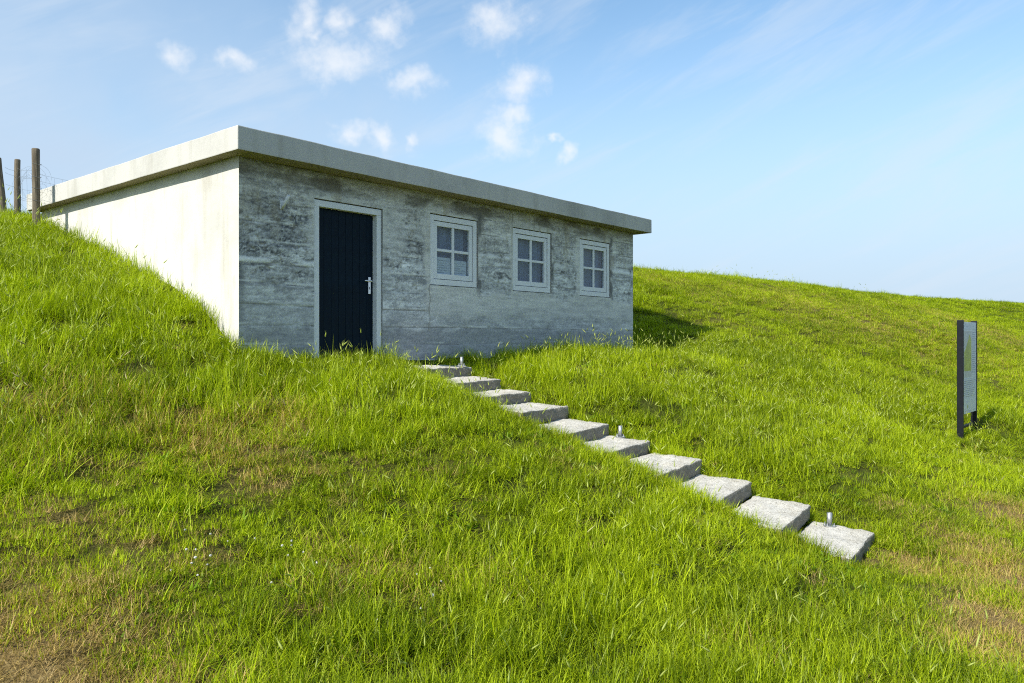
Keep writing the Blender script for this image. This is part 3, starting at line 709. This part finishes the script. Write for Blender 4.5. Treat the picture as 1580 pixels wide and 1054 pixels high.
def wires():
    bm = bmesh.new(); r = .0016
    def W(a, b, z0, z1, sag=.02, n=8):
        pts = []
        for i in range(n+1):
            t = i/n; pts.append((a[0]*(1-t)+b[0]*t, a[1]*(1-t)+b[1]*t, EYE+z0*(1-t)+z1*t-sag*4*t*(1-t)))
        tube(bm, pts, r, 4)
    for z in (2.70, 2.62, 2.44): W((F3[0]+.05, F3[1]-.03), (F2[0]-.04, F2[1]), z, z+.02, .01)
    for z1, z2 in ((2.42, 2.95), (2.32, 2.82), (2.16, 2.66), (2.0, 2.50), (1.86, 2.36)): W(F1, F4, z1, z2, .015)
    for t in (.12, .24, .36, .5, .64, .78, .9):
        x, y = F1[0]*(1-t)+F4[0]*t, F1[1]*(1-t)+F4[1]*t; zt = 2.42*(1-t)+2.95*t; tube(bm, [(x, y, EYE+zt-.02), (x, y, EYE+zt-.58)], r*.8, 4)
    for z in (2.62, 2.5, 2.32, 2.15, 1.98): W(F1, F2, z-.12, z+.14, .04)
    for t in (.25, .5, .75):
        x, y = F1[0]*(1-t)+F2[0]*t, F1[1]*(1-t)+F2[1]*t; tube(bm, [(x, y, EYE+2.5+t*.24), (x+.02, y, EYE+1.9+t*.2)], r*.8, 4)
    tag(obj('fence_wire', bm, M['wire']), 'thin galvanised mesh wire strung between the fence posts', 'wire fence')
    bm = bmesh.new(); rr = random.Random(3)
    for k in range(7):
        c = Vector((F1[0]-.10+rr.uniform(-.13, .10), F1[1]+rr.uniform(-.03, .12), EYE+2.24+rr.uniform(-.16, .16))); ra = rr.uniform(.14, .25); ax = rr.uniform(-.6, .6); tl = rr.uniform(-.6, .6)
        pts = [c+Vector((math.cos(t)*ra*math.cos(ax), math.cos(t)*ra*math.sin(ax), math.sin(t)*ra*(1+.2*tl)+math.cos(t)*tl*.08)) for t in np.linspace(0, rr.uniform(4.5, 6.6), 26)]
        tube(bm, pts, .0011, 4)
    for z in (2.56, 2.37, 2.20, 2.02):
        pts = [(F1[0]+.062*math.cos(t), F1[1]+.062*math.sin(t), EYE+z+.01*math.sin(t*2)) for t in np.linspace(0, 6.3, 20)]; tube(bm, pts, .0025, 4)
    tag(obj('wire_coil', bm, M['wire']), 'tangled coil of loose wire hanging round the nearest fence post', 'wire')
wires()

# ------------------------------------------------------------------ grass
def proto(name, blades, mat):
    """blades: list of dicts(base xy, dir angle, length, width, lean, bend, spike)"""
    V = []; F = []; bl = []; bl2 = []
    for q in blades:
        a, b = q['r1'], q['r2']; n0 = len(V); seg = q.get('seg', 4); dirv = Vector((math.cos(q['dir']), math.sin(q['dir']), 0)); side = Vector((-dirv.y, dirv.x, 0))
        fa = q.get('twist', 0); side = side*math.cos(fa)+dirv*math.sin(fa)
        p = Vector((q['x'], q['y'], -.015)); ang = q['lean']; L_ = q['len']
        for i in range(seg+1):
            t = i/seg; w = q['w']*(1-.15*t-.85*t**2.2)/2
            if i == seg: V.append(p.copy()); bl.append(a); bl2.append(b)
            else:
                V += [p-side*w, p+side*w]; bl += [a, a]; bl2 += [b, b]
            st = L_/seg; p = p+dirv*math.sin(ang)*st+Vector((0, 0, math.cos(ang)*st)); ang += q['bend']/seg
        for i in range(seg-1): F.append((n0+2*i, n0+2*i+1, n0+2*i+3)); F.append((n0+2*i, n0+2*i+3, n0+2*i+2))
        F.append((n0+2*seg-2, n0+2*seg-1, n0+2*seg))
        if q.get('spike'):
            # seed head: tapered spindle along the end of the stem, with awns
            ang -= q['bend']/seg; dv = dirv*math.sin(ang)+Vector((0, 0, math.cos(ang))); s2 = dv.cross(side).normalized(); s1 = s2.cross(dv)
            L2 = q['spike']; c0 = len(V); prof_ = [(0, .15), (.2, .9), (.5, 1), (.8, .6), (1, .05)]; rad = q['sw']
            for t, k in prof_:
                for m_ in range(4):
                    an = m_*math.pi/2; V.append(p-dv*.01+dv*L2*t+(s1*math.cos(an)+s2*math.sin(an))*rad*k); bl.append(min(1, a*.5+.5)); bl2.append(b)
            for i in range(4):
                for m_ in range(4):
                    x0 = c0+i*4+m_; x1 = c0+i*4+(m_+1) % 4; F.append((x0, x1, x1+4)); F.append((x0, x1+4, x0+4))
            for m_ in range(6):
                an = m_*1.05+a*6; o_ = (s1*math.cos(an)+s2*math.sin(an)); st_ = p+dv*L2*(.1+.13*m_); c1 = len(V)
                tip = st_+dv*L2*.75+o_*L2*.22; sd = o_.cross(dv)*.0011
                V += [st_-sd, st_+sd, tip]; bl += [1, 1, 1]; bl2 += [b]*3; F.append((c1, c1+1, c1+2))
    me = fast_mesh(name, np.array([tuple(v) for v in V]), np.array(F), {'bl': np.array(bl), 'bl2': np.array(bl2)}, smooth=True)
    me.materials.append(mat); return bpy.data.objects.new(name, me)
def mk(kind, seed):
    r = random.Random(seed); out = []
    if kind == 'lush': n, rad, l0, l1, ln, bd, w0, w1 = 80, .13, .07, .20, .8, 1.5, .0042, .0078
    elif kind == 'bent': n, rad, l0, l1, ln, bd, w0, w1 = 80, .14, .08, .22, 1.2, 2.0, .004, .0072
    elif kind == 'short': n, rad, l0, l1, ln, bd, w0, w1 = 100, .14, .03, .09, .8, 1.1, .003, .0055
    elif kind == 'tall': n, rad, l0, l1, ln, bd, w0, w1 = 34, .13, .14, .32, .4, .9, .0045, .008
    elif kind == 'straw': n, rad, l0, l1, ln, bd, w0, w1 = 100, .16, .035, .13, 1.5, .7, .0018, .0036
    elif kind == 'leafy': n, rad, l0, l1, ln, bd, w0, w1 = 46, .13, .03, .085, 1.3, 1.2, .009, .017
    elif kind == 'seed': n, rad, l0, l1, ln, bd, w0, w1 = 3, .12, .22, .36, .35, .9, .0024, .0030
    for _ in range(n):
        th = r.uniform(0, 6.283); rr = rad*math.sqrt(r.random()); q = dict(x=rr*math.cos(th), y=rr*math.sin(th), dir=r.uniform(0, 6.283), len=r.uniform(l0, l1)*(1 if r.random() < .85 else 1.25), w=r.uniform(w0, w1),
             lean=abs(r.gauss(0, ln*.6)) if kind != 'straw' else r.uniform(.35, 1.45), bend=r.uniform(.15, bd), r1=r.random(), r2=r.random(), twist=r.uniform(-.7, .7), seg=4 if kind in ('lush', 'bent', 'tall', 'seed') else 3)
        if kind == 'seed': q['spike'] = r.uniform(.045, .075); q['sw'] = r.uniform(.0045, .0068)
        out.append(q)
    return out
PROTO = {}
for kind, n, mt in (('lush', 4, 'blade'), ('bent', 4, 'blade'), ('short', 4, 'blade'), ('tall', 3, 'blade'), ('leafy', 3, 'leaf'), ('seed', 4, 'spike'), ('straw', 4, 'straw')):
    PROTO[kind] = [proto('grass_clump_'+kind, mk(kind, 100*len(PROTO)+i), M[mt]) for i in range(n)]

def scatter(bands, az=R(43)):
    P = []; D = []
    for r0, r1, rho in bands:
        area = az*(r1*r1-r0*r0); n = int(area*rho); r = np.sqrt(rng.uniform(r0*r0, r1*r1, n)); t = rng.uniform(-az, az, n); P.append(np.stack([r*np.sin(t), r*np.cos(t)], 1)); D.append(r)
    P = np.concatenate(P); D = np.concatenate(D)
    q = (P[:, 0]-A0[0])*DM[0]+(P[:, 1]-A0[1])*DM[1]
    k = (q > -4.5) & ~in_hut(P[:, 0], P[:, 1], .05) & ~in_steps(P[:, 0], P[:, 1], -.035)
    # nothing behind the hut can be seen
    lx = (P[:, 0]-P0[0])*U[0]+(P[:, 1]-P0[1])*U[1]; ly = -((P[:, 0]-P0[0])*NF[0]+(P[:, 1]-P0[1])*NF[1])
    k &= ~((lx > 1.5) & (lx < LEN-1.0) & (ly > DEP))
    return P[k], D[k]
def tallness(x, y):
    """1 in the long lush meadow near the hut and in the foreground, low where mown or worn"""
    q = (x-A0[0])*DM[0]+(y-A0[1])*DM[1]; left = 1-sstep(x-.2*y, -1.6, .6)
    band = sstep(q, 2.0, 4.0)*(1-sstep(q, 9.3, 10.6))
    t = .38+.58*band*left+.30*sstep(q, 7.2, 8.2)*(1-sstep(q, 11, 13))*(1-left)
    fx = np.exp(-(((x-1.0)/1.7)**2+((y-4.4)/1.4)**2)); t = t+.42*fx
    t = t+(fbm(x*.8+3, y*.8, 3, seed=14)-.5)*.55+(fbm(x*2.4+3, y*2.4, 2, seed=15)-.5)*.3
    far = np.hypot(x, y); t = np.where(far > 17, .18+t*.35, t)
    return np.clip(t-.42*dryness(x, y), .10, 1.1)
def grass_object(name, label, pts, kinds, scl, sclz, dry, tint, rot):
    z = ground_z(pts[:, 0], pts[:, 1]); n = len(pts)
    me = bpy.data.meshes.new(name); me.vertices.add(n); me.vertices.foreach_set('co', np.stack([pts[:, 0], pts[:, 1], z], 1).astype(np.float32).ravel())
    def fa(nm, v): a = me.attributes.new(nm, 'FLOAT', 'POINT'); a.data.foreach_set('value', np.asarray(v, np.float32))
    a = me.attributes.new('pick', 'INT', 'POINT'); a.data.foreach_set('value', kinds[1].astype(np.int32))
    a = me.attributes.new('rot', 'FLOAT_VECTOR', 'POINT'); a.data.foreach_set('vector', rot.astype(np.float32).ravel())
    a = me.attributes.new('scl', 'FLOAT_VECTOR', 'POINT'); a.data.foreach_set('vector', np.stack([scl, scl, sclz], 1).astype(np.float32).ravel())
    fa('dry', dry); fa('tint', tint); me.update()
    o = link(name, me); tag(o, label, 'grass', kind='stuff')
    ng = bpy.data.node_groups.new(name, 'GeometryNodeTree'); ng.interface.new_socket('Geometry', in_out='INPUT', socket_type='NodeSocketGeometry'); ng.interface.new_socket('Geometry', in_out='OUTPUT', socket_type='NodeSocketGeometry')
    N = ng.nodes; L = ng.links; gi = N.new('NodeGroupInput'); go = N.new('NodeGroupOutput'); jn = N.new('GeometryNodeJoinGeometry')
    def na(nm, t):
        a = N.new('GeometryNodeInputNamedAttribute'); a.data_type = t; a.inputs['Name'].default_value = nm; return a.outputs['Attribute']
    pk = na('pick', 'INT'); ro = na('rot', 'FLOAT_VECTOR'); sc = na('scl', 'FLOAT_VECTOR')
    m2p = N.new('GeometryNodeMeshToPoints'); L.new(gi.outputs[0], m2p.inputs[0])
    for i, ob in enumerate(kinds[0]):
        oi = N.new('GeometryNodeObjectInfo'); oi.inputs['Object'].default_value = ob; oi.inputs['As Instance'].default_value = False
        cmp = N.new('FunctionNodeCompare'); cmp.data_type = 'INT'; cmp.operation = 'EQUAL'; L.new(pk, cmp.inputs[2]); cmp.inputs[3].default_value = i
        ip = N.new('GeometryNodeInstanceOnPoints'); L.new(m2p.outputs[0], ip.inputs['Points']); L.new(cmp.outputs[0], ip.inputs['Selection']); L.new(oi.outputs['Geometry'], ip.inputs['Instance'])
        e2r = N.new('FunctionNodeEulerToRotation'); L.new(ro, e2r.inputs[0]); L.new(e2r.outputs[0], ip.inputs['Rotation']); L.new(sc, ip.inputs['Scale']); L.new(ip.outputs[0], jn.inputs[0])
    L.new(jn.outputs[0], go.inputs[0])
    md = o.modifiers.new('scatter', 'NODES'); md.node_group = ng
    return o
def rots(n, tilt=.12, wind=(.10, .02)):
    r = np.zeros((n, 3)); r[:, 0] = rng.normal(0, tilt, n)+wind[1]; r[:, 1] = rng.normal(0, tilt, n)+wind[0]; r[:, 2] = rng.uniform(0, 6.283, n); return r
def tints(x, y, n): return np.clip(.30+(fbm(x*1.1, y*1.1, 3, seed=22)-.5)*1.3+(fbm(x*.25, y*.25, 2, seed=23)-.5)*.5+rng.normal(0, .16, n)+.20, 0, 1)

# 1 green turf
P, D = scatter([(1.1, 6, 115), (6, 10, 85), (10, 16, 54), (16, 26, 56), (26, 40, 34), (40, 62, 15)])
x, y = P.T; n = len(P); T = tallness(x, y)+rng.normal(0, .10, n); dr = dryness(x, y)
keep = rng.random(n) > np.clip((dr-.62)*2.2, 0, .82); P = P[keep]; D = D[keep]; T = T[keep]; dr = dr[keep]; x, y = P.T; n = len(P)
allk = PROTO['short']+PROTO['lush']+PROTO['bent']+PROTO['tall']+PROTO['leafy']; u = rng.random(n)
pick = np.where(T < .30, rng.integers(0, 4, n), np.where(u < .52, 4+rng.integers(0, 4, n), np.where(u < .9, 8+rng.integers(0, 4, n), 12+rng.integers(0, 3, n))))
pick = np.where((T >= .30) & (T < .42) & (u < .5), rng.integers(0, 4, n), pick)
pick = np.where((rng.random(n) < .03+.09*sstep(fbm(x*1.7, y*1.7, 3, seed=33), .5, .7)) & (D < 14), 15+rng.integers(0, 3, n), pick)
farw = np.interp(D, [0, 8, 16, 30, 60], [1, 1.05, 1.18, 1.5, 2.2]); hs = np.interp(T, [0, .3, .31, .6, 1.1], [.75, 1.2, .55, .85, 1.25])*rng.uniform(.8, 1.2, n)
near_step = in_steps(x, y, .16); hs = np.where(near_step, hs*.75, hs); hs = np.where(np.hypot(x-7.65, y-12.8) < .9, hs*.6, hs)
grass_object('meadow_grass', 'dense bright green meadow grass covering the dike slope', P, (allk, pick), farw*rng.uniform(.85, 1.15, n), hs*np.interp(D, [0, 16, 60], [1, 1, 1.15]), np.clip(dr*.85, 0, 1), tints(x, y, n), rots(n))
# tufts at the slabs' edges that hang over them
op = []; orot = []
for e, w in zip(S_E, S_W):
    p = S_R0-e*SN
    for k in range(30):
        b = -rng.uniform(-.03, S_D+.03); c = p+SU*(-w-rng.uniform(-.06, .07))+SN*b; al = rng.uniform(.15, .6); op.append(c); orot.append((-SU[1]*al, SU[0]*al, rng.uniform(-.4, .4)))
    for k in range(12):
        c = p+SU*rng.uniform(.02, .08)-SN*rng.uniform(0, S_D); al = -rng.uniform(.0, .35); op.append(c); orot.append((-SU[1]*al, SU[0]*al, rng.uniform(-.4, .4)))
op = np.array(op); orot = np.array(orot); m_ = len(op); x, y = op.T
kk = ~in_hut(x, y, .05); op, orot, x, y = op[kk], orot[kk], x[kk], y[kk]; m_ = len(op)
grass_object('overhanging_grass', 'longer grass tufts leaning over the edges of the concrete steps', op, (PROTO['lush']+PROTO['bent'], rng.integers(0, 8, m_)), rng.uniform(.6, .9, m_), rng.uniform(.7, 1.15, m_), np.full(m_, .12), tints(x, y, m_), orot)
# 2 seed heads of wild barley
P, D = scatter([(1.1, 6, 16), (6, 10, 22), (10, 16, 20), (16, 26, 5), (26, 40, 2.)])
x, y = P.T; n = len(P); T = tallness(x, y); keep = (rng.random(n) < np.clip((T-.30)*1.5, .03, 1)*(1-dryness(x, y)*.7)*np.interp(D, [3, 7], [.45, 1])) & ~in_hut(x, y, .45); P = P[keep]; D = D[keep]; x, y = P.T; n = len(P)
grass_object('seeding_grass', 'pale green seed heads of wild barley standing above the turf', P, (PROTO['seed'], rng.integers(0, 4, n)), np.interp(D, [0, 12, 40], [1, 1.1, 1.5]), rng.uniform(.75, 1.1, n)*np.where(in_steps(x, y, .1), .7, 1), dryness(x, y)*.5, tints(x, y, n), rots(n, .16, (.14, .02)))
# 3 dry straw on worn turf
P, D = scatter([(1.1, 6, 72), (6, 10, 50), (10, 16, 20), (16, 30, 6), (30, 50, 3)])
x, y = P.T; n = len(P); dr = dryness(x, y); keep = rng.random(n) < np.clip(dr*1.9-.14, .05, 1); P = P[keep]; D = D[keep]; x, y = P.T; n = len(P)
grass_object('dry_grass', 'brown dried grass and straw on the worn patches of turf', P, (PROTO['straw'], rng.integers(0, 4, n)), np.interp(D, [0, 10, 50], [1, 1.1, 2.2]), rng.uniform(.7, 1.2, n), np.full(n, .6), rng.uniform(.1, .9, n), rots(n, .1))

# ------------------------------------------------------------------ clover heads
def clover_mesh(seed):
    bm = bmesh.new(); r = random.Random(seed)
    tube(bm, [(0, 0, 0), (r.uniform(-.01, .01), r.uniform(-.01, .01), .05), (0, 0, .10)], .0012, 5)
    for f in bm.faces: f.material_index = 1
    for k in range(34):
        z = 1-2*(k+.5)/34*.86; a = k*2.39996; rr = math.sqrt(max(0, 1-z*z)); d = Vector((rr*math.cos(a), rr*math.sin(a), z*.85)); s = d.cross(Vector((.3, .2, 1))).normalized()*.0022; c = Vector((0, 0, .106))
        v = [bm.verts.new(c+d*.003-s), bm.verts.new(c+d*.003+s), bm.verts.new(c+d*.0105+s*.9+Vector((0, 0, .001))), bm.verts.new(c+d*.0105-s*.9+Vector((0, 0, .001)))]; bm.faces.new(v)
    bmesh.ops.create_icosphere(bm, subdivisions=1, radius=.0075, matrix=Matrix.Translation((0, 0, .106)))
    me = bpy.data.meshes.new('clover_flower'); bm.to_mesh(me); bm.free(); me.materials.append(M['petal']); me.materials.append(M['stalk']); return me
cm = [clover_mesh(i) for i in range(3)]
cl = [(283, 816), (323, 822), (350, 832), (391, 832.5), (435, 845), (448, 839.5), (452.5, 836), (443, 857), (466, 853), (299, 853), (286, 853), (297, 870), (302, 867), (326, 863), (321, 871), (302, 888), (263, 880), (415.5, 899), (486, 875),
      (640, 887), (663, 873), (680, 895), (668, 928), (651, 938.5), (540, 844), (583, 955)]
for i, (a, b) in enumerate(cl):
    p = ray(a, b+18); o = link('clover_flower', cm[i % 3]); s = random.uniform(.65, 1.05)
    o.location = (p[0], p[1], float(ground_z(p[0], p[1])[0])-.005); o.scale = (s, s, s*random.uniform(.85, 1.15)); o.rotation_euler = (random.uniform(-.15, .15), random.uniform(-.15, .15), random.uniform(0, 6))
    tag(o, 'small white clover flower head in the foreground grass', 'clover flower', 'white clover flowers in the foreground turf')
